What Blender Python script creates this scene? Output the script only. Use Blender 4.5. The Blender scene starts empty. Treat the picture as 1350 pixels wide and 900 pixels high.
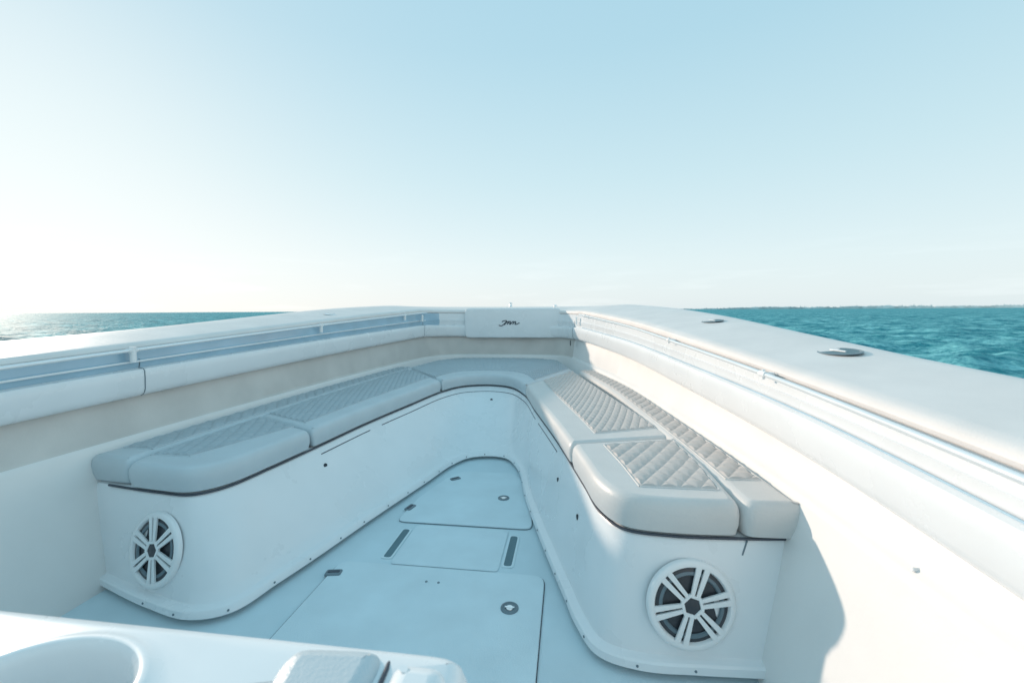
import bpy, math, random
import numpy as np
from mathutils import Vector, Matrix
from mathutils.geometry import delaunay_2d_cdt
random.seed(4)
scene=bpy.context.scene
col=scene.collection
scene.view_settings.view_transform='Standard'
scene.view_settings.look='None'
scene.view_settings.exposure=0

# ------------------------------------------------------------ materials
def mat(name,color,rough=.4,metal=0,noise=.04,nscale=6,bump=0,bscale=200,coat=0,spec=.5,dirt=0):
    m=bpy.data.materials.new(name); m.use_nodes=True
    nt=m.node_tree; b=nt.nodes['Principled BSDF']
    tc=nt.nodes.new('ShaderNodeTexCoord')
    n=nt.nodes.new('ShaderNodeTexNoise'); n.inputs['Scale'].default_value=nscale; n.inputs['Detail'].default_value=6
    nt.links.new(tc.outputs['Object'],n.inputs['Vector'])
    r=nt.nodes.new('ShaderNodeValToRGB')
    c=np.array(color)
    r.color_ramp.elements[0].position=.3; r.color_ramp.elements[1].position=.7
    r.color_ramp.elements[0].color=(*(c*(1-noise-dirt)),1); r.color_ramp.elements[1].color=(*np.minimum(c*(1+noise),1),1)
    nt.links.new(n.outputs['Fac'],r.inputs['Fac']); nt.links.new(r.outputs['Color'],b.inputs['Base Color'])
    b.inputs['Metallic'].default_value=metal
    b.inputs['Coat Weight'].default_value=coat
    b.inputs['Specular IOR Level'].default_value=spec
    rr=nt.nodes.new('ShaderNodeMapRange'); rr.inputs['To Min'].default_value=max(rough-.08,.02); rr.inputs['To Max'].default_value=min(rough+.08,1)
    nt.links.new(n.outputs['Fac'],rr.inputs['Value']); nt.links.new(rr.outputs['Result'],b.inputs['Roughness'])
    if bump:
        n2=nt.nodes.new('ShaderNodeTexNoise'); n2.inputs['Scale'].default_value=bscale; n2.inputs['Detail'].default_value=3
        nt.links.new(tc.outputs['Object'],n2.inputs['Vector'])
        bp=nt.nodes.new('ShaderNodeBump'); bp.inputs['Strength'].default_value=bump; bp.inputs['Distance'].default_value=.003
        nt.links.new(n2.outputs['Fac'],bp.inputs['Height']); nt.links.new(bp.outputs['Normal'],b.inputs['Normal'])
    return m
GEL=mat('white_gelcoat',(.81,.825,.835),.28,noise=.03,nscale=3,coat=.15,bump=.05,bscale=12)
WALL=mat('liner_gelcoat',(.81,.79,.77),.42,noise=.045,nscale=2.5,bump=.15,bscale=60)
WALL_SHADE=mat('liner_fabric_shaded',(.64,.605,.57),.6,noise=.09,nscale=3,bump=.4,bscale=90)  # beige shade of the left upper wall is put into this colour
DECK=mat('nonskid_deck',(.60,.72,.765),.55,noise=.05,nscale=4,bump=.5,bscale=350)
HATCH=mat('nonskid_hatch',(.65,.76,.80),.55,noise=.045,nscale=5,bump=.5,bscale=350)
GUNT=mat('gunwale_nonskid',(.77,.73,.705),.5,noise=.045,nscale=5,bump=.3,bscale=300)
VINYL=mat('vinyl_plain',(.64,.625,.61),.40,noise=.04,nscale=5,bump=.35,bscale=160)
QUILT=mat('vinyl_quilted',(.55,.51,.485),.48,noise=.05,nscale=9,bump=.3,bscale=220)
VINYL_SHADE=mat('vinyl_plain_shaded',(.54,.60,.63),.40,noise=.04,nscale=5,bump=.35,bscale=160)  # bluish copy of the plain vinyl with shade tinted into its colour
QUILT_SHADE=mat('vinyl_quilted_shaded',(.40,.455,.485),.48,noise=.06,nscale=9,bump=.3,bscale=220)  # darker, bluer copy of the quilt; the shade sits in the colour
PAD_SKY=mat('coaming_pad_sky_tint',(.36,.53,.64),.12,noise=.09,nscale=4,coat=.7)  # blue is the sky's reflection tinted into the pad colour
STEEL=mat('polished_steel',(.90,.90,.90),.3,metal=1,noise=.03,nscale=20)
RAIL=mat('rail_satin',(.84,.86,.87),.22,metal=.35,noise=.02,nscale=8)
DARK=mat('dark_rubber',(.03,.035,.045),.5,noise=.1)
TRIM=mat('charcoal_trim',(.05,.06,.08),.45,noise=.1)
SPKW=mat('speaker_white',(.84,.84,.84),.35,noise=.02)
CONE=mat('speaker_cone',(.045,.05,.06),.35,noise=.1)
CONEG=mat('fitting_grey',(.14,.19,.22),.3,noise=.1)
SLOT=mat('slot_recess',(.09,.17,.20),.5,noise=.1)
INK=mat('emblem_ink',(.04,.05,.07),.4,noise=.05)

# ------------------------------------------------------------ helpers
def obj(name,verts,faces,m,parent=None,smooth=True,label=None):
    me=bpy.data.meshes.new(name); me.from_pydata([tuple(v) for v in verts],[],faces); me.update()
    me.materials.append(m)
    if smooth:
        me.polygons.foreach_set('use_smooth',[True]*len(me.polygons))
        try: me.set_sharp_from_angle(angle=math.radians(38))
        except Exception: pass
    o=bpy.data.objects.new(name,me); col.objects.link(o)
    if parent is not None: o.parent=parent
    if label: o['label']=label
    return o
def cr(pts,n):
    P=[np.array(p,float) for p in pts]
    P=[2*P[0]-P[1]]+P+[2*P[-1]-P[-2]]
    out=[];ts=[]
    for i in range(1,len(P)-2):
        p0,p1,p2,p3=P[i-1:i+3]
        t0=0;t1=t0+np.linalg.norm(p1-p0)**.5+1e-6;t2=t1+np.linalg.norm(p2-p1)**.5+1e-6;t3=t2+np.linalg.norm(p3-p2)**.5+1e-6
        for k in range(n):
            t=t1+(t2-t1)*k/n
            A1=(t1-t)/(t1-t0)*p0+(t-t0)/(t1-t0)*p1;A2=(t2-t)/(t2-t1)*p1+(t-t1)/(t2-t1)*p2;A3=(t3-t)/(t3-t2)*p2+(t-t2)/(t3-t2)*p3
            B1=(t2-t)/(t2-t0)*A1+(t-t0)/(t2-t0)*A2;B2=(t3-t)/(t3-t1)*A2+(t-t1)/(t3-t1)*A3
            out.append((t2-t)/(t2-t1)*B1+(t-t1)/(t2-t1)*B2);ts.append(i-1+k/n)
    out.append(P[-2]);ts.append(len(P)-3)
    return np.array(out),np.array(ts)
def loft(rows,flip=False,close=False):
    n=len(rows[0]);V=[v for r in rows for v in r];F=[]
    for i in range(len(rows)-1):
        for j in range(n-1 if not close else n):
            a=i*n+j;b=i*n+(j+1)%n;c=b+n;d=a+n
            F.append((a,b,c,d) if not flip else (a,d,c,b))
    return V,F
def tube(path,r,seg=10,caps=True):
    path=[Vector(p) for p in path];V=[];F=[]
    for i,p in enumerate(path):
        t=(path[min(i+1,len(path)-1)]-path[max(i-1,0)]).normalized()
        up=Vector((0,0,1)) if abs(t.z)<.9 else Vector((1,0,0))
        a=t.cross(up).normalized();b=a.cross(t).normalized()
        for k in range(seg):
            an=2*math.pi*k/seg;V.append(p+a*math.cos(an)*r+b*math.sin(an)*r)
    for i in range(len(path)-1):
        for k in range(seg):
            q=i*seg+k;w=i*seg+(k+1)%seg;F.append((q,w,w+seg,q+seg))
    if caps: F.append(tuple(range(seg))[::-1]);F.append(tuple(range((len(path)-1)*seg,len(path)*seg)))
    return V,F
def join(parts):
    V=[];F=[]
    for v,f in parts:
        o=len(V);V+=list(v);F+=[tuple(i+o for i in q) for q in f]
    return V,F
def resample(P,step,closed=True):
    P=[np.array(p,float) for p in P]
    if closed: P=P+[P[0]]
    P=np.array(P);d=np.r_[0,np.cumsum(np.linalg.norm(np.diff(P,axis=0),axis=1))]
    n=max(8,int(round(d[-1]/step)));s=np.linspace(0,d[-1],n+1)
    Q=np.stack([np.interp(s,d,P[:,0]),np.interp(s,d,P[:,1])],1)
    return Q[:-1] if closed else Q
def roundoff(P,it):
    for _ in range(it): P=.25*np.roll(P,1,0)+.5*P+.25*np.roll(P,-1,0)
    return P
def vnorm(P):
    T=np.roll(P,-1,0)-np.roll(P,1,0)
    N=np.stack([T[:,1],-T[:,0]],1);N/=np.linalg.norm(N,axis=1)[:,None]+1e-9
    A=np.sum(P[:,0]*np.roll(P[:,1],-1)-np.roll(P[:,0],-1)*P[:,1])
    if A<0:N=-N
    return N,A
def inset(P,d):
    N,_=vnorm(P)
    if d<=0: return P-N*d
    Q=P.copy();k=max(1,int(math.ceil(d/.004)))
    for _ in range(k):
        N,_a=vnorm(Q);Q=Q-N*(d/k);Q=.15*np.roll(Q,1,0)+.7*Q+.15*np.roll(Q,-1,0)
    return Q
def captri(P2,z,up,off):
    vs=[Vector((float(p[0]),float(p[1]))) for p in P2]
    n=len(vs)
    r=delaunay_2d_cdt(vs,[],[list(range(n))],1,1e-6)
    V=[(v.x,v.y,z) for v in r[0]]
    F=[]
    for f in r[2]:
        a,b,c=[r[0][i] for i in f[:3]]
        ccw=(b.x-a.x)*(c.y-a.y)-(b.y-a.y)*(c.x-a.x)>0
        F.append(tuple(f) if ccw==up else tuple(f)[::-1])
    mp={}
    for i,o in enumerate(r[3]):
        if o: mp[i]=o[0]
    if len(mp)==len(V): return [],[tuple(mp[i]+off for i in f) for f in F]
    return V,F
def slab(outline,prof,step=.02,it=4,cap=True):
    P=roundoff(resample(outline,step),it);N,A=vnorm(P)
    if A<0:P=P[::-1]
    n=len(P);rings=[inset(P,d) for d,z in prof]
    rows=[[(p[0],p[1],z) for p in rg] for rg,(d,z) in zip(rings,prof)]
    V,F=loft(rows,close=True)
    if cap:
        for rg,z,up,off in((rings[-1],prof[-1][1],True,(len(rows)-1)*n),(rings[0],prof[0][1],False,0)):
            v2,f2=captri(rg,z,up,off)
            if v2:
                o=len(V);V=list(V)+v2;F+=[tuple(i+o for i in f) for f in (f2 or [])]
            else: F+=f2
    return V,F
def cushprof(z0,z1): return [(.014,z0),(.002,z0+.006),(-.006,z0+.04),(-.007,(z0+z1)/2+.01),(-.003,z1-.028),(.005,z1-.013),(.016,z1-.003),(.030,z1)]
def plate(outline,z0,z1,r=.003,step=.02,it=3): return slab(outline,[(0,z0),(0,z1-r),(r,z1)],step,it)
def rect(x0,x1,y0,y1): return [(x0,y0),(x1,y0),(x1,y1),(x0,y1)]
def box(c,s):
    x,y,z=c;a,b,d=[q/2 for q in s]
    V=[(x+i*a,y+j*b,z+k*d) for i in(-1,1) for j in(-1,1) for k in(-1,1)]
    return V,[(0,1,3,2),(4,6,7,5),(0,4,5,1),(2,3,7,6),(0,2,6,4),(1,5,7,3)]
def disc_profile(prof,seg=48):
    rows=[[(r*math.cos(2*math.pi*k/seg),r*math.sin(2*math.pi*k/seg),z) for k in range(seg)] for r,z in prof]
    return loft(rows,close=True)
def xf(vf,M): return [M@Vector(v) for v in vf[0]],vf[1]

# ------------------------------------------------------------ boat root
boat=bpy.data.objects.new('boat',None);col.objects.link(boat);boat.location=(-.75,2.5,0)
boat['label']='white centre console boat with U-shaped bow bench, open sea';boat['category']='boat'
boat.empty_display_size=.3
Binv=Matrix.Translation((.75,-2.5,0))
def part(name,vf,m,parent=None,**k):
    parent=parent or boat
    o=obj(name,vf[0],vf[1],m,parent,**k)
    o.matrix_parent_inverse=Binv if parent is boat else Matrix.Identity(4)
    return o

# ------------------------------------------------------------ hull plan
def zl(y): return 1.006+.0457*y
def zrr(y): return .93+.0565*y
plan=[(-2.30,-1.8),(-2.32,0),(-2.31,1.0),(-2.31,1.73),(-2.30,2.3),(-2.28,2.81),(-2.24,3.6),(-2.17,4.4),(-2.08,5.2),(-1.98,5.75),(-1.86,6.02),(-1.62,6.17),(-1.3,6.2),(-.85,6.2),(-.4,6.19),(-.12,6.12),(.03,5.85),(.14,5.4),(.36,4.6),(.54,3.8),(.69,2.7),(.78,1.94),(.82,1.4),(.84,.8),(.84,0),(.82,-1.8)]
pl=[]
for i,(x,y) in enumerate(plan):
    if i<=9: z=zl(y)
    elif i>=17: z=zrr(y)
    else:
        k=(i-9)/8; z=zl(5.75)*(1-k)+zrr(5.4)*k
    pl.append((x,y,z))
H,HT=cr(pl,10)
T=np.gradient(H[:,:2],axis=0);T/=np.linalg.norm(T,axis=1)[:,None]
HN=np.stack([-T[:,1],T[:,0]],1)
def flare(i): return math.exp(-((HT[i]-18.2)/1.9)**2)+math.exp(-((HT[i]-7.4)/1.9)**2)
def ext(i):
    ny=max(0,HN[i][1]);return .95*ny**2*max(0,1-((H[i][0]+.85)/1.5)**2)+.22*flare(i)
def hp(i,off,z):
    o=off+(ext(i)*(off-.12)/.36 if off>.12 else 0)
    return (H[i][0]+HN[i][0]*o,H[i][1]+HN[i][1]*o,z)
nH=len(H)
def kz(i): return .235+.022*max(0,H[i][1]-1.4)
def bz(i): return .09+.018*max(0,H[i][1]-1.5)
def rowsof(prof,rng=None):
    rng=rng or range(nH)
    return [[hp(i,o,zf(i)) for i in rng] for o,zf in prof]
LH=[i for i in range(nH) if HT[i]<=16];RH=[i for i in range(nH) if HT[i]>=16]
LB=[i for i in range(nH) if HT[i]<=10];RB=[i for i in range(nH) if HT[i]>=10]
Z=lambda z:(lambda i:z)
def crown(i):
    return .70+.30*float(np.clip((HT[i]-4)/10,0,1))-.16*float(np.clip((HT[i]-19.5)/2,0,1))
def R(d): return lambda i:H[i][2]+d*crown(i)+(.024*flare(i) if d>=.09 else .012*flare(i)*(d>.03))
liner=[(-.15,Z(-.03)),(-.15,Z(.0)),(-.135,Z(.06)),(-.09,Z(.25)),(-.012,Z(.57)),(0,Z(.615)),(.004,Z(.635)),(.014,Z(.645))]
part('inner_liner',loft(rowsof(liner)),WALL)
liner2=[(.014,Z(.645)),(.03,Z(.66)),(.055,lambda i:H[i][2]-kz(i)-.05),(.075,lambda i:H[i][2]-kz(i)-.002)]
part('upper_liner',loft(rowsof(liner2,LH)),WALL_SHADE,label='lined wall above the bench, beige shade put in its colour')
part('upper_liner',loft(rowsof(liner2,RH)),WALL,label='cream lined wall above the bench, sunlit')  # same liner as the left, paler colour standing in for sun washing it out
coam=[(.08,lambda i:H[i][2]-kz(i)),(.03,lambda i:H[i][2]-kz(i)-.004),(.012,lambda i:H[i][2]-kz(i)+.005),(.004,lambda i:H[i][2]-kz(i)+.016),(-.002,lambda i:H[i][2]-kz(i)+.035),(-.006,lambda i:H[i][2]-bz(i)-.05),(-.006,lambda i:H[i][2]-bz(i)-.016),(.0,lambda i:H[i][2]-bz(i)-.006),(.03,lambda i:H[i][2]-bz(i))]
part('coaming',loft(rowsof(coam)),GEL)
pad=[(.03,lambda i:H[i][2]-bz(i)),(.026,lambda i:H[i][2]-bz(i)+.01),(.020,lambda i:H[i][2]-bz(i)*.55),(.026,lambda i:H[i][2]-bz(i)*.52),(.03,lambda i:H[i][2]-.004),(.045,lambda i:H[i][2])]
part('coaming_pad',loft(rowsof(pad,LB)),PAD_SKY,label='glossy strip under the gunwale, blue sky reflection put in its colour')
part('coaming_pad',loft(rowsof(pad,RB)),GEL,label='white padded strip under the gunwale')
gun=[(.045,R(0)),(.034,R(.006)),(.03,R(.02)),(.036,R(.036)),(.055,R(.050)),(.09,R(.058)),(.2,R(.076)),(.3,R(.094)),(.40,R(.110)),(.44,R(.113)),(.465,R(.105)),(.475,R(.08)),(.48,R(.0))]
part('gunwale',loft(rowsof(gun)),GUNT)
hull=[(.48,R(0)),(.50,R(-.005)),(.505,R(-.03)),(.48,R(-.04)),(.46,R(-.3)),(.36,Z(.2)),(.2,Z(-.5)),(-.1,Z(-1.3)),(-.7,Z(-1.8))]
part('hull',loft(rowsof(hull)),GEL)

def nearest(x,y): return int(np.argmin((H[:,0]-x)**2+(H[:,1]-y)**2))
for x,y in ((-2.31,2.02),(-2.0,5.7),(.06,5.75)):
    i=nearest(x,y)
    path=[(hp(i,o-.001,zf(i))) for o,zf in coam[1:]+pad[1:4]]
    part('coaming_seam',tube(path,.0025,6),CONEG)

def rail(rng,stn,fs):
    path=[hp(i,-.008,H[i][2]+.004) for i in rng]
    r=part('hand_rail',tube(path,.0095,12),RAIL)
    for (x,y) in stn:
        i=nearest(x,y);p=Vector(hp(i,-.008,H[i][2]+.004));q=Vector(hp(i,.045,H[i][2]+.004))
        t=Vector((T[i][0],T[i][1],0))
        a=tube([p-t*.022,p+t*.022],.0125,12);b=tube([p,q],.008,10)
        part('stanchion',join([a,b]),SPKW,parent=r)
        part('stanchion_foot',tube([p+Vector((0,0,-.034*fs)),p+Vector((0,0,.018))],.011*min(fs,1.4),10),SPKW,parent=r)
iL=[i for i in range(nH) if HT[i]<=9.0 and H[i][1]>-.6]
iR=[i for i in range(nH) if HT[i]>=17 and H[i][1]>-.6]
rail(iL,[(-2.31,1.95),(-2.24,3.6),(-2.08,5.2),(-2.3,.6)],1.9)
rail(iR,[(.80,1.85),(.69,2.9),(.2,5.2),(.84,.6)],.6)
part('grab_line',tube([hp(i,.014,H[i][2]-bz(i)*.62) for i in iL],.0055,8),SPKW)
part('coaming_shade_line',tube([hp(i,.024,H[i][2]-bz(i)) for i in iR],.003,8),PAD_SKY)  # blue tube added in place of the thin shadow line under the rail

# ------------------------------------------------------------ deck
dk=[hp(i,-.10,0) for i in range(nH)]
v2,f2=captri([(p[0],p[1]) for p in dk],0,True,0)
part('deck',(v2 or dk,f2),DECK)
def latch_square(x,y,a,par):
    M=Matrix.Translation((x,y,.0))@Matrix.Rotation(a,4,'Z')
    o=plate(rect(-.04,.04,-.024,.024),.008,.015,step=.008,it=2)
    k=xf(plate(rect(-.03,.03,-.006,.014),.015,.0175,step=.006,it=1),M)
    part('hatch_hinge',xf(o,M),CONEG,parent=par);part('hinge_recess',k,TRIM,parent=par)
def latch_round(x,y,par):
    M=Matrix.Translation((x,y,.009))
    ring=disc_profile([(.040,0),(.039,.004),(.033,.005),(.030,.002),(.0,.001)])
    part('latch',xf(ring,M),CONEG,parent=par)
    part('latch_handle',xf(join([disc_profile([(.016,.003),(.015,.005),(0,.005)],24),box((0,0,.006),(.042,.008,.003))]),M),STEEL,parent=par)
def hatch(out,z=.010,dark=True,step=.02,it=3):
    Pr=roundoff(resample(out,step),it);N,A=vnorm(Pr)
    big=Pr+N*(.004 if dark else .003)
    o=part('deck_hatch',plate(out,.002,z,.003,step,it),HATCH)
    part('hatch_gasket',slab([tuple(p) for p in big],[(0,.001),(0,.0045),(.001,.005)],step,0),TRIM if dark else CONEG,parent=o)
    return o
h1=hatch(rect(-1.17,-.11,.3,1.985),it=8)
latch_square(-1.15,1.88,math.radians(10),h1);latch_round(-.25,1.74,h1)
for x in(-.67,-.61): part('hatch_screw',xf(disc_profile([(.007,0),(.006,.003),(0,.003)],12),Matrix.Translation((x,1.87,.009))),CONEG,parent=h1)
h2=hatch([(-1.05,2.42),(-.21,2.42),(-.24,2.75),(-.35,3.15),(-.43,3.26),(-.84,3.26),(-.93,3.12),(-1.03,2.75)],dark=False,it=6)
latch_square(-1.03,2.6,math.radians(75),h2);latch_square(-.86,3.1,math.radians(40),h2);latch_round(-.44,2.81,h2)
h3=part('deck_hatch',plate(rect(-.910,-.345,1.998,2.40),.002,.0055,.002,.02,1),HATCH)
for x in(-.95,-.305):
    part('deck_slot',plate(rect(x-.022,x+.022,2.05,2.34),.002,.005,step=.01,it=2),SLOT)
    part('slot_rim',slab(rect(x-.032,x+.032,2.04,2.35),[(0,.001),(0,.003),(.002,.0035)],.01,2),HATCH)

# ------------------------------------------------------------ bench base
pairs=[((-2.20,1.67),(-2.36,1.74)),((-1.79,1.55),(-1.86,1.665)),((-1.56,1.51),(-1.68,1.665)),((-1.44,1.56),(-1.60,1.76)),((-1.38,1.75),(-1.56,2.0)),((-1.32,1.97),(-1.52,2.36)),((-1.22,2.4),(-1.47,2.89)),((-1.07,2.98),(-1.38,3.5)),((-.98,3.34),(-1.27,4.16)),((-.87,3.54),(-1.13,4.45)),((-.70,3.61),(-.88,4.55)),((-.52,3.57),(-.63,4.46)),((-.37,3.30),(-.43,4.08)),((-.26,2.80),(-.26,3.40)),((-.12,2.27),(-.06,2.60)),((.01,1.83),(.08,1.96)),((.07,1.64),(.135,1.71)),((.13,1.53),(.21,1.59)),((.26,1.49),(.36,1.56)),((.46,1.495),(.62,1.57)),((.76,1.515),(.88,1.6))]
B,BT=cr([a+b for a,b in pairs],12)
def bdir(i):
    a=B[max(i-1,0)];b=B[min(i+1,len(B)-1)]
    t=Vector((b[2]-a[2]+b[0]-a[0],b[3]-a[3]+b[1]-a[1])).normalized();return Vector((t.y,-t.x,0)),Vector((t.x,t.y,0))
def bp(i,z,off=0):
    k=(z-.04)/.44;k2=max(k,0)
    p=Vector((B[i][0]*(1-k2)+B[i][2]*k2,B[i][1]*(1-k2)+B[i][3]*k2,z));return p+bdir(i)[0]*off
prof=[(-.03,.0),(-.03,.022),(.026,.024),(.032,.03),(.032,.056),(.026,.063),(.006,.065),(0,.070),(0,.12),(.003,.25),(.003,.38),(0,.46),(-.006,.474),(-.02,.48),(-.12,.48)]
base=part('bench_base',loft([[tuple(bp(i,z,o)) for i in range(len(B))] for o,z in prof],flip=True),GEL)
part('bench_trim',tube([bp(i,.477,.002) for i in range(4,len(B)-4)],.0055,8),TRIM,parent=base)
def ti(t): return int(np.argmin(abs(BT-t)))
for a,b in ((5.05,6.1),(6.3,13.0),(13.2,14.0)):
    part('courtesy_light_strip',tube([bp(i,.432,-.001) for i in range(ti(a),ti(b)+1)],.0042,6),TRIM,parent=base)
for t,z in ((5.15,.37),(10.2,.37),(14.2,.33),(14.9,.33)):
    i=ti(t);p=bp(i,z,.002);n=bdir(i)[0]
    M=Matrix.Translation(p)@n.to_track_quat('Z','Y').to_matrix().to_4x4()
    part('courtesy_light',xf(disc_profile([(.014,-.002),(.013,.004),(.0,.005)],20),M),DARK,parent=base)
d=0
for i in range(6,len(B)-6):
    d+=(bp(i,.04)-bp(i-1,.04)).length
    if d>.19:
        d=0;p=bp(i,.043,.032);n=bdir(i)[0]
        part('base_screw',xf(disc_profile([(.005,-.001),(.004,.002),(0,.003)],10),Matrix.Translation(p)@n.to_track_quat('Z','Y').to_matrix().to_4x4()),CONEG,parent=base)
part('base_joint',tube([bp(ti(19.05),z,.001) for z in (.47,.45,.42)],.003,6),CONEG,parent=base)

# ------------------------------------------------------------ cushions
outerk=[(4,-2.06,2.2),(5,-2.06,2.62),(6,-2.05,3.2),(7,-2.0,4.0),(8,-1.93,5.0),(8.6,-1.84,5.75),(9.2,-1.6,6.1),(10,-1.0,6.15),(11,-.45,6.14),(11.6,-.15,5.95),(12,.0,5.2),(13,.22,4.1),(14,.46,2.95),(14.55,.57,2.4),(15,.59,2.0)]
ot=[k[0] for k in outerk]
def outer(t): return (float(np.interp(t,ot,[k[1] for k in outerk])),float(np.interp(t,ot,[k[2] for k in outerk])))
def inner(t,off=0):
    x=np.interp(t,BT,B[:,2]);y=np.interp(t,BT,B[:,3]);i=ti(t);n=bdir(i)[0]
    return (float(x+n.x*off),float(y+n.y*off))
def seg(a,b,n=60): return [a+(b-a)*k/n for k in range(n+1)]
Z0,Z1=.486,.602
def cushion(out,z1=Z1,label=None,z0=Z0,m=None): return part('seat_cushion',slab(out,cushprof(z0,z1),.012,6),m or VINYL,label=label)
def quilt(A,Bc,par,z=Z1,p=.041,amp=.0115,m=None,mp=None):
    A=np.array(A);Bc=np.array(Bc)
    la=np.sum(np.linalg.norm(np.diff(A,axis=0),axis=1));lb=np.sum(np.linalg.norm(np.diff(Bc,axis=0),axis=1))
    L=(la+lb)/2;W=float(np.mean(np.linalg.norm(A-Bc,axis=1)))
    nu=max(8,int(L/.006));nv=max(8,int(W/.006))
    def rs(P):
        d=np.r_[0,np.cumsum(np.linalg.norm(np.diff(P,axis=0),axis=1))];s=np.linspace(0,d[-1],nu+1)
        return np.stack([np.interp(s,d,P[:,0]),np.interp(s,d,P[:,1])],1)
    a=rs(A);b=rs(Bc);rows=[]
    kx=max(2,round(L/(p*1.35)));ky=max(2,round(W/p))
    for i in range(nu+1):
        r=[]
        for j in range(nv+1):
            u=i/nu*kx;v=j/nv*ky
            q=a[i]*(1-j/nv)+b[i]*(j/nv)
            e=min(i,nu-i,j,nv-j);edge=min(1,e/2.0)
            s1_,s2_=abs(math.sin(math.pi*(u+v)/2)),abs(math.sin(math.pi*(u-v)/2))
            hh=.5*min(s1_,s2_)**.45+.5*(s1_*s2_)**.5
            r.append((q[0],q[1],z-.004+edge*(.004+amp*hh)))
        rows.append(r)
    o=part('quilted_panel',loft(rows),m or QUILT,parent=par)
    per=rows[0]+[r[-1] for r in rows[1:]]+rows[-1][::-1][1:]+[r[0] for r in rows][::-1][1:]
    per=[(x,y,z+.0005) for x,y,_ in per[::3]]
    part('piping',tube(per+[per[0]],.0035,6,False),mp or VINYL,parent=par)
    return o
def lerp(p,q,k): return (p[0]+(q[0]-p[0])*k,p[1]+(q[1]-p[1])*k)
ov=.012
c=cushion([inner(t,ov) for t in seg(.62,4.82)]+[outer(4.82),(-2.055,1.76)],label='near cushion with quilted top, blue-grey shade put in its colour',m=VINYL_SHADE)
quilt([(-1.82,1.79),(-1.72,2.1),(-1.65,2.34)],[(-2.035,1.79),(-2.035,2.2),(-2.035,2.53)],c,m=QUILT_SHADE,mp=VINYL_SHADE)
c=cushion([inner(t,ov) for t in seg(4.88,7.9)]+[outer(t) for t in seg(4.88,7.9)[::-1]],m=VINYL_SHADE)
S=seg(5.02,7.87);quilt([lerp(inner(t),outer(t),.22) for t in S],[lerp(inner(t),outer(t),.96) for t in S],c,m=QUILT_SHADE,mp=VINYL_SHADE)
c=cushion([inner(t,ov) for t in seg(7.94,12.2)]+[outer(t) for t in seg(7.94,12.2)[::-1]],m=VINYL_SHADE)
S=seg(7.97,12.1);quilt([lerp(inner(t),outer(t),.17) for t in S],[lerp(inner(t),outer(t),.97) for t in S],c,m=QUILT_SHADE,mp=VINYL_SHADE)
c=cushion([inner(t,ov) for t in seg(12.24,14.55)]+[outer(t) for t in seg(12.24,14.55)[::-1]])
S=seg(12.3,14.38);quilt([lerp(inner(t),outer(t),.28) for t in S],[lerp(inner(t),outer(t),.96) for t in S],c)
c=cushion([inner(t,ov) for t in seg(14.62,18.95)]+[(.605,1.95),outer(14.62)],z1=.615,label='near beige cushion with quilted top, sunlit')
quilt([(.275,1.655),(.235,1.9),(.18,2.16)],[(.57,1.655),(.575,1.9),(.545,2.28)],c,z=.615)
def strip(rng,o0,o1):
    return [hp(i,o0,0)[:2] for i in rng],[hp(i,o1,0)[:2] for i in rng]
rng=[i for i in range(nH) if HT[i]<9 and 1.66<H[i][1]<5.0]
a,b=strip(rng,-.015,-.245);c=cushion([(-2.31,1.73),(-2.06,1.70)]+[(x,y) for x,y in b if y>1.8]+[(x,y) for x,y in a[::-1] if y>1.8],z1=.61,m=VINYL_SHADE)
quilt([(x,y) for x,y in [hp(i,-.22,0)[:2] for i in rng] if y>1.8],[(x,y) for x,y in [hp(i,-.045,0)[:2] for i in rng] if y>1.8],c,z=.61,m=QUILT_SHADE,mp=VINYL_SHADE)
rng=[i for i in range(nH) if HT[i]>17 and 1.52<H[i][1]<4.9]
a,b=strip(rng,-.0,-.19)
c=cushion([(x,y) for x,y in a if y>1.6]+[(.83,1.56),(.63,1.55)]+[(x,y) for x,y in b[::-1] if y>1.6],z1=.617)
quilt([(x,y) for x,y in [hp(i,-.165,0)[:2] for i in rng] if y>1.72],[(x,y) for x,y in [hp(i,-.03,0)[:2] for i in rng] if y>1.72],c,z=.617)
tp=[tuple(bp(i,.477,-.04))[:2] for i in range(6,len(B)-6)]+[hp(i,-.03,0)[:2] for i in range(nH) if H[i][1]>1.75][::-1]
v2,f2=captri(tp,.477,True,0)
part('bench_top',(v2 or [(a,b,.477) for a,b in tp],f2),GEL,smooth=False)

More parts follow.
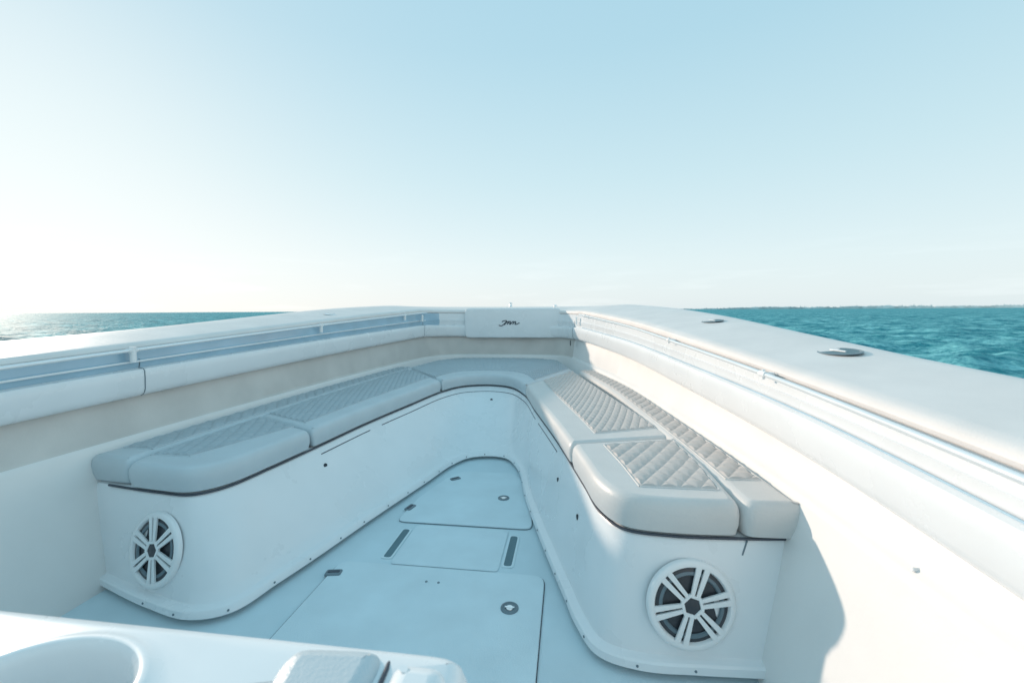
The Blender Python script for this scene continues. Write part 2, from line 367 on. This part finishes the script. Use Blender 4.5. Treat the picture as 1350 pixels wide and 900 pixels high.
# ------------------------------------------------------------ speakers
def speaker(t,z,S=1.0):
    i=ti(t);p=bp(i,z,.004);nn=bdir(i)[0];up=(bp(i,.45)-bp(i,.06)).normalized()
    X=up.cross(nn).normalized();N=X.cross(up).normalized()
    M=Matrix((( X.x,up.x,N.x,p.x),(X.y,up.y,N.y,p.y),(X.z,up.z,N.z,p.z),(0,0,0,1)))@Matrix.Diagonal((S,S,1,1))
    ring=disc_profile([(.147,-.004),(.147,.010),(.143,.016),(.134,.019),(.126,.018),(.122,.012),(.120,.004)],64)
    s=part('speaker',xf(ring,M),SPKW)
    part('speaker_cone',xf(disc_profile([(.121,.006),(.112,.010),(.104,.009),(.098,.002),(.04,.0015),(.0,.0015)],48),M),CONE,parent=s)
    part('speaker_surround',xf(disc_profile([(.108,.0095),(.104,.0115),(.098,.0115),(.094,.006)],48),M),CONEG,parent=s)
    bars=[]
    for k in range(6):
        a=math.radians(60*k+30)
        for sd in(-1,1):
            V=[];r0,r1=.034,.126
            for r,w0,w1 in((r0,.003,.0155),(r1,.0050,.0235)):
                for w in(w0,w1):
                    for zz in(.012,.0195):
                        V.append(Matrix.Rotation(a,4,'Z')@Vector((r,sd*w,zz)))
            F=[(0,1,3,2),(4,6,7,5),(0,4,5,1),(2,3,7,6),(0,2,6,4),(1,5,7,3)]
            bars.append((V,F))
    hub=[]
    for r,zz in((.040,.012),(.040,.0215),(.030,.0215),(.026,.014)):
        hub.append([(r*math.cos(math.radians(60*k)),r*math.sin(math.radians(60*k)),zz) for k in range(6)])
    bars.append(loft(hub,close=True))
    part('speaker_grille',xf(join(bars),M),SPKW,parent=s,smooth=False)
    hb=[[(r*math.cos(math.radians(60*k)),r*math.sin(math.radians(60*k)),zz) for k in range(6)] for r,zz in((.029,.010),(.029,.018),(.001,.020))]
    part('speaker_badge',xf(loft(hb,close=True),M),CONE,parent=s,smooth=False)
speaker(18.55,.25,1.07)
speaker(.98,.245,1.10)

# ------------------------------------------------------------ bow panel
bpn=part('bow_panel',xf(slab([(-.72,-.215),(.70,-.215),(.70,.215),(-.72,.215)],[(0,0),(0,.010),(.003,.015),(.010,.018),(.02,.019)],.02,8),Matrix.Translation((-.81,6.188,1.115))@Matrix.Rotation(math.radians(90),4,'X')),GEL)
E=[[(-.15,-.035),(-.11,-.045),(-.075,-.015),(-.055,.035),(-.10,.035),(-.12,.02)],[(-.07,-.03),(-.04,.02),(-.02,.024),(-.028,-.022)],[(-.028,-.01),(.0,.026),(.012,.015),(.005,-.024)],[(.02,-.024),(.045,.024),(.06,.016),(.055,-.02)],[(.055,-.008),(.08,.024),(.092,.01),(.09,-.018),(.12,-.016),(.15,.004)]]
st=[]
for s_ in E:
    cs,_=cr([(a*.98,b*.9) for a,b in s_],8)
    st.append(tube([(-.86+x+.35*z,6.1675,1.115+z) for x,z in cs],.0072,6))
part('emblem',join(st),INK,parent=bpn)
part('bow_light',xf(disc_profile([(.03,0),(.03,.02),(.02,.03),(.018,.045),(.028,.05),(.028,.07),(.0,.08)],20),Matrix.Translation((-.90,6.6,1.345))),STEEL)
part('bow_fitting',xf(disc_profile([(.03,0),(.03,.02),(.018,.03),(0,.035)],20),Matrix.Translation((-.2,6.5,1.345))),STEEL)
for q in((.10,5.50,1.16),(-1.99,5.62,1.2)): part('coaming_latch',plate(rect(q[0]-.012,q[0]+.012,q[1]-.02,q[1]+.02),q[2]-.045,q[2]+.045,.004,.006,1),STEEL)
part('bow_socket',xf(disc_profile([(.035,0),(.034,.01),(.02,.012),(.0,.004)],20),Matrix.Translation((.03,5.72,.86))@Matrix.Rotation(math.radians(-90),4,'Y')),DARK)

# ------------------------------------------------------------ gunwale fittings
def fitting(x,y,off,rim,rec):
    i=nearest(x,y);p=Vector(hp(i,off,R(float(np.interp(off,[.1,.2,.3,.4],[.058,.076,.094,.110])))(i)+.001))
    n=Vector((HN[i][0]*-.15,HN[i][1]*-.15,1)).normalized()
    tv=Vector((T[i][0],T[i][1],0));tv=(tv-n*tv.dot(n)).normalized();s2=n.cross(tv)
    M0=Matrix(((tv.x,s2.x,n.x,p.x),(tv.y,s2.y,n.y,p.y),(tv.z,s2.z,n.z,p.z),(0,0,0,1)))
    M=M0@Matrix.Diagonal((1.75,1,1,1))
    s=part('gunwale_cleat',xf(disc_profile([(.064,0),(.062,.002),(.055,.003),(.053,.002),(.052,.001)],40),M),rim)
    part('cleat_recess',xf(disc_profile([(.052,.0015),(.03,.001),(0,.0008)],40),M),rec,parent=s)
    part('cleat_horn',xf(join([tube([(-.045,0,.003),(.045,0,.003)],.004,10),tube([(-.02,0,.0),(-.02,0,.004)],.004,8),tube([(.02,0,.0),(.02,0,.004)],.004,8)]),M0),RAIL,parent=s)
fitting(.78,1.88,.31,CONEG,SLOT);fitting(.62,3.15,.31,CONEG,SLOT);fitting(-2.2,4.2,.22,SPKW,SPKW)
for (x,y,z) in((.846,1.13,.655),(.852,1.47,.672)):
    part('wall_plug',xf(disc_profile([(.005,-.02),(.005,.000),(.004,.001),(0,.001)],16),Matrix.Translation((x,y,z))@Matrix.Rotation(math.radians(-90),4,'Y')),SPKW)

# ------------------------------------------------------------ moulded console seat with recess
P=roundoff(resample(rect(-1.75,-.148,-.6,.645),.008),40);N_,A_=vnorm(P)
if A_<0:P=P[::-1]
rows=[[(p[0],p[1],z) for p in inset(P,d)] for d,z in [(.05,.04),(.03,.08),(.005,.5),(0,.68),(.003,.712),(.010,.732),(.022,.745),(.036,.751)]]
last=inset(P,.036);cx,cy=-.765,.455
ang=np.arctan2((last[:,1]-cy)/.118,(last[:,0]-cx)/.145)
def ell(s): return np.stack([cx+.145*s*np.cos(ang),cy+.118*s*np.sin(ang)],1)
for k in (.25,.5,.75,.92):
    q=last*(1-k)+ell(1.22)*k;rows.append([(p[0],p[1],.752) for p in q])
for s,z in((1.16,.754),(1.12,.757),(1.07,.759),(1.02,.757),(.985,.750),(.965,.738),(.955,.70),(.94,.64),(.90,.60),(.82,.585),(.5,.58),(.2,.58)):
    rows.append([(p[0],p[1],z) for p in ell(s)])
V,F=loft(rows,close=True);n=len(P);F.append(tuple(range((len(rows)-1)*n,len(rows)*n)))
cb=part('console_seat',(V,F),GEL)
part('seat_pad',slab([(-.445,.575),(-.43,.603),(-.30,.614),(-.283,.60),(-.276,.2),(-.36,.2)],cushprof(.70,.768),.008,8),VINYL_SHADE,parent=cb)
part('seat_pad',slab([(-.268,.597),(-.19,.60),(-.172,.58),(-.175,.2),(-.262,.2)],cushprof(.70,.764),.008,8),GEL,parent=cb)
gp,_=cr([(-.278,.598,.748),(-.275,.58,.752),(-.273,.55,.753),(-.270,.4,.753),(-.268,.3,.753)],6)
part('pad_gap',tube([tuple(q) for q in gp],.004,8),TRIM,parent=cb)

# ------------------------------------------------------------ sea
SEAZ=-1.15
nr,na=400,840
rr=np.geomspace(4,14000,nr);aa=np.linspace(0,2*math.pi,na,endpoint=False)
Rg,Ag=np.meshgrid(rr,aa,indexing='ij')
X=Rg*np.cos(Ag);Y=Rg*np.sin(Ag)
rs=np.random.RandomState(3);Zs=np.zeros_like(X)
cell=np.maximum(Rg*2*math.pi/na,Rg*(rr[1]/rr[0]-1))
for k in range(46):
    wl=.6*1.09**k*.9;th=rs.normal(2.2,.7);amp=.018*wl**.75*(1 if wl<8 else .5);ph=rs.uniform(0,6.28)
    fade=np.clip((wl/cell-2.5)/3,0,1)
    s=np.sin((X*math.cos(th)+Y*math.sin(th))*2*math.pi/wl+ph+.8*np.sin((X*math.sin(th)-Y*math.cos(th))*2*math.pi/(wl*3.1)+ph*2))
    Zs+=amp*fade*(1-np.abs(s))*1.2 - amp*fade*.5
V=np.stack([X-.75,Y+2,Zs+SEAZ],-1).reshape(-1,3)
idx=np.arange(nr*na).reshape(nr,na)
a=idx[:-1];b=idx[1:];F=np.stack([a,b,np.roll(b,-1,1),np.roll(a,-1,1)],-1).reshape(-1,4)
me=bpy.data.meshes.new('sea');me.vertices.add(len(V));me.vertices.foreach_set('co',V.ravel())
me.loops.add(F.size);me.loops.foreach_set('vertex_index',F.ravel().astype(np.int32))
me.polygons.add(len(F));me.polygons.foreach_set('loop_start',np.arange(0,F.size,4,dtype=np.int32));me.polygons.foreach_set('loop_total',np.full(len(F),4,np.int32))
me.polygons.foreach_set('use_smooth',np.ones(len(F),bool));me.update();me.validate()
W=bpy.data.materials.new('sea_water');W.use_nodes=True;nt=W.node_tree;b=nt.nodes['Principled BSDF']
b.inputs['Roughness'].default_value=.6;b.inputs['IOR'].default_value=1.33;b.inputs['Specular IOR Level'].default_value=.02
tc=nt.nodes.new('ShaderNodeTexCoord')
n1=nt.nodes.new('ShaderNodeTexNoise');n1.inputs['Scale'].default_value=.38;n1.inputs['Detail'].default_value=12;n1.inputs['Roughness'].default_value=.8;nt.links.new(tc.outputs['Object'],n1.inputs['Vector'])
cr1=nt.nodes.new('ShaderNodeValToRGB');cr1.color_ramp.elements[0].position=.43;cr1.color_ramp.elements[1].position=.60
cr1.color_ramp.elements[0].color=(.022,.20,.25,1);cr1.color_ramp.elements[1].color=(.23,.58,.61,1)  # sky reflection and dark wave troughs are painted into the water colour
nt.links.new(n1.outputs['Fac'],cr1.inputs['Fac']);nt.links.new(cr1.outputs['Color'],b.inputs['Base Color'])
prev=None
for sc_,st_,ds in((.12,.6,1.5),(.45,.9,.8),(1.6,1,.3),(6,.6,.05)):
    n=nt.nodes.new('ShaderNodeTexNoise');n.inputs['Scale'].default_value=sc_;n.inputs['Detail'].default_value=5;nt.links.new(tc.outputs['Object'],n.inputs['Vector'])
    bb=nt.nodes.new('ShaderNodeBump');bb.inputs['Strength'].default_value=st_;bb.inputs['Distance'].default_value=ds
    nt.links.new(n.outputs['Fac'],bb.inputs['Height'])
    if prev: nt.links.new(prev.outputs['Normal'],bb.inputs['Normal'])
    prev=bb
nt.links.new(prev.outputs['Normal'],b.inputs['Normal'])
me.materials.append(W);sea=bpy.data.objects.new('sea',me);col.objects.link(sea);sea['kind']='structure'

LAND=mat('hazy_shore',(.56,.64,.65),.9,noise=.25,nscale=.02)  # distance haze is mixed into the shore colour
Vs=[];Fs=[]
ns=1400;hgt=0
for i in range(ns):
    az=math.radians(9+50*i/(ns-1))
    Rr=4200
    base_=15+3*math.sin(i*.021)+2*math.sin(i*.083+1)
    hgt=hgt*.5+random.uniform(-3,5)*.8
    hh=max(4,base_+hgt)*min(1,i/450+.05)+(random.choice([0]*30+[7,11]) )*min(1,i/300)
    x,y=Rr*math.sin(az),Rr*math.cos(az)
    Vs+=[(x,y,SEAZ-4),(x,y,SEAZ+hh*1.0),(x*1.2,y*1.2,SEAZ+hh*.9)]
for i in range(ns-1):
    a=i*3;Fs+=[(a,a+3,a+4,a+1),(a+1,a+4,a+5,a+2)]
land=obj('land',Vs,Fs,LAND,smooth=False);land['kind']='structure'

# ------------------------------------------------------------ light
EL=math.radians(15.5);AZ=math.radians(-60)
w=bpy.data.worlds.new('World');scene.world=w;w.use_nodes=True;nt=w.node_tree
bg=nt.nodes['Background'];sky=nt.nodes.new('ShaderNodeTexSky');sky.sky_type='NISHITA';sky.sun_disc=False
sky.sun_elevation=EL;sky.sun_rotation=AZ;sky.air_density=1.0;sky.dust_density=1.2;sky.ozone_density=1.0
def vm(op,a,bv):
    n=nt.nodes.new('ShaderNodeVectorMath');n.operation=op
    nt.links.new(a,n.inputs[0])
    if isinstance(bv,tuple): n.inputs[1].default_value=bv
    else: nt.links.new(bv,n.inputs[1])
    return n.outputs[0]
s1=vm('MULTIPLY',sky.outputs['Color'],(.12,.12,.12))
den=vm('ADD',s1,(1,1,1))
comp=vm('DIVIDE',s1,den)
comp=vm('MULTIPLY',comp,(.42,.30,.25))
tcw=nt.nodes.new('ShaderNodeTexCoord');sp=nt.nodes.new('ShaderNodeSeparateXYZ');nt.links.new(tcw.outputs['Generated'],sp.inputs[0])
rp=nt.nodes.new('ShaderNodeValToRGB');e=rp.color_ramp.elements
e[0].position=0;e[0].color=(.68,.80,.84,1);e[1].position=1;e[1].color=(.36,.68,.84,1)
for ps,cc in((.10,(.66,.81,.85,1)),(.28,(.53,.74,.81,1)),(.5,(.40,.65,.765,1)),(.66,(.36,.62,.75,1)),(.8,(.34,.63,.78,1))):
    q=e.new(ps);q.color=cc
nt.links.new(sp.outputs['Z'],rp.inputs['Fac'])
mp=nt.nodes.new('ShaderNodeMapping');mp.inputs['Scale'].default_value=(3,3,26);nt.links.new(tcw.outputs['Generated'],mp.inputs['Vector'])
cn=nt.nodes.new('ShaderNodeTexNoise');cn.inputs['Scale'].default_value=1.6;cn.inputs['Detail'].default_value=7;nt.links.new(mp.outputs[0],cn.inputs['Vector'])
cm=nt.nodes.new('ShaderNodeMapRange');cm.inputs['From Min'].default_value=.55;cm.inputs['From Max'].default_value=.8;cm.inputs['To Max'].default_value=.08;nt.links.new(cn.outputs['Fac'],cm.inputs['Value'])
cz=nt.nodes.new('ShaderNodeMapRange');cz.inputs['From Min'].default_value=.02;cz.inputs['From Max'].default_value=.16;cz.inputs['To Min'].default_value=1;cz.inputs['To Max'].default_value=0;nt.links.new(sp.outputs['Z'],cz.inputs['Value'])
mm=nt.nodes.new('ShaderNodeMath');mm.operation='MULTIPLY';nt.links.new(cm.outputs[0],mm.inputs[0]);nt.links.new(cz.outputs[0],mm.inputs[1])
tot=vm('ADD',comp,rp.outputs['Color']);tot=vm('ADD',tot,mm.outputs[0])
nt.links.new(tot,bg.inputs['Color']);bg.inputs['Strength'].default_value=1.0
sd=bpy.data.lights.new('sun','SUN');sd.energy=3.2;sd.angle=math.radians(1.5);sd.color=(1,.80,.65)
so=bpy.data.objects.new('sun',sd);col.objects.link(so)
dv=Vector((math.sin(AZ)*math.cos(EL),math.cos(AZ)*math.cos(EL),math.sin(EL)))
so.rotation_euler=dv.to_track_quat('Z','Y').to_euler();so.location=dv*20

# ------------------------------------------------------------ camera
f=560;p=math.atan(41/f);th=math.radians(7.61)
Fw=Vector((-math.sin(th)*math.cos(p),math.cos(th)*math.cos(p),-math.sin(p)));Rt=Vector((math.cos(th),math.sin(th),0));Up=Rt.cross(Fw)
r_=.0059;R2=(Rt-Up*r_).normalized();U2=(Up+Rt*r_).normalized()
cd=bpy.data.cameras.new('camera');cam=bpy.data.objects.new('camera',cd);col.objects.link(cam)
cam.matrix_world=Matrix(((R2.x,U2.x,-Fw.x,0),(R2.y,U2.y,-Fw.y,0),(R2.z,U2.z,-Fw.z,1.3),(0,0,0,1)))
cd.sensor_width=36;cd.lens=f/1350*36;cd.clip_start=.02;cd.clip_end=30000
cd.dof.use_dof=True;cd.dof.focus_distance=2.6;cd.dof.aperture_fstop=3.2
scene.camera=cam
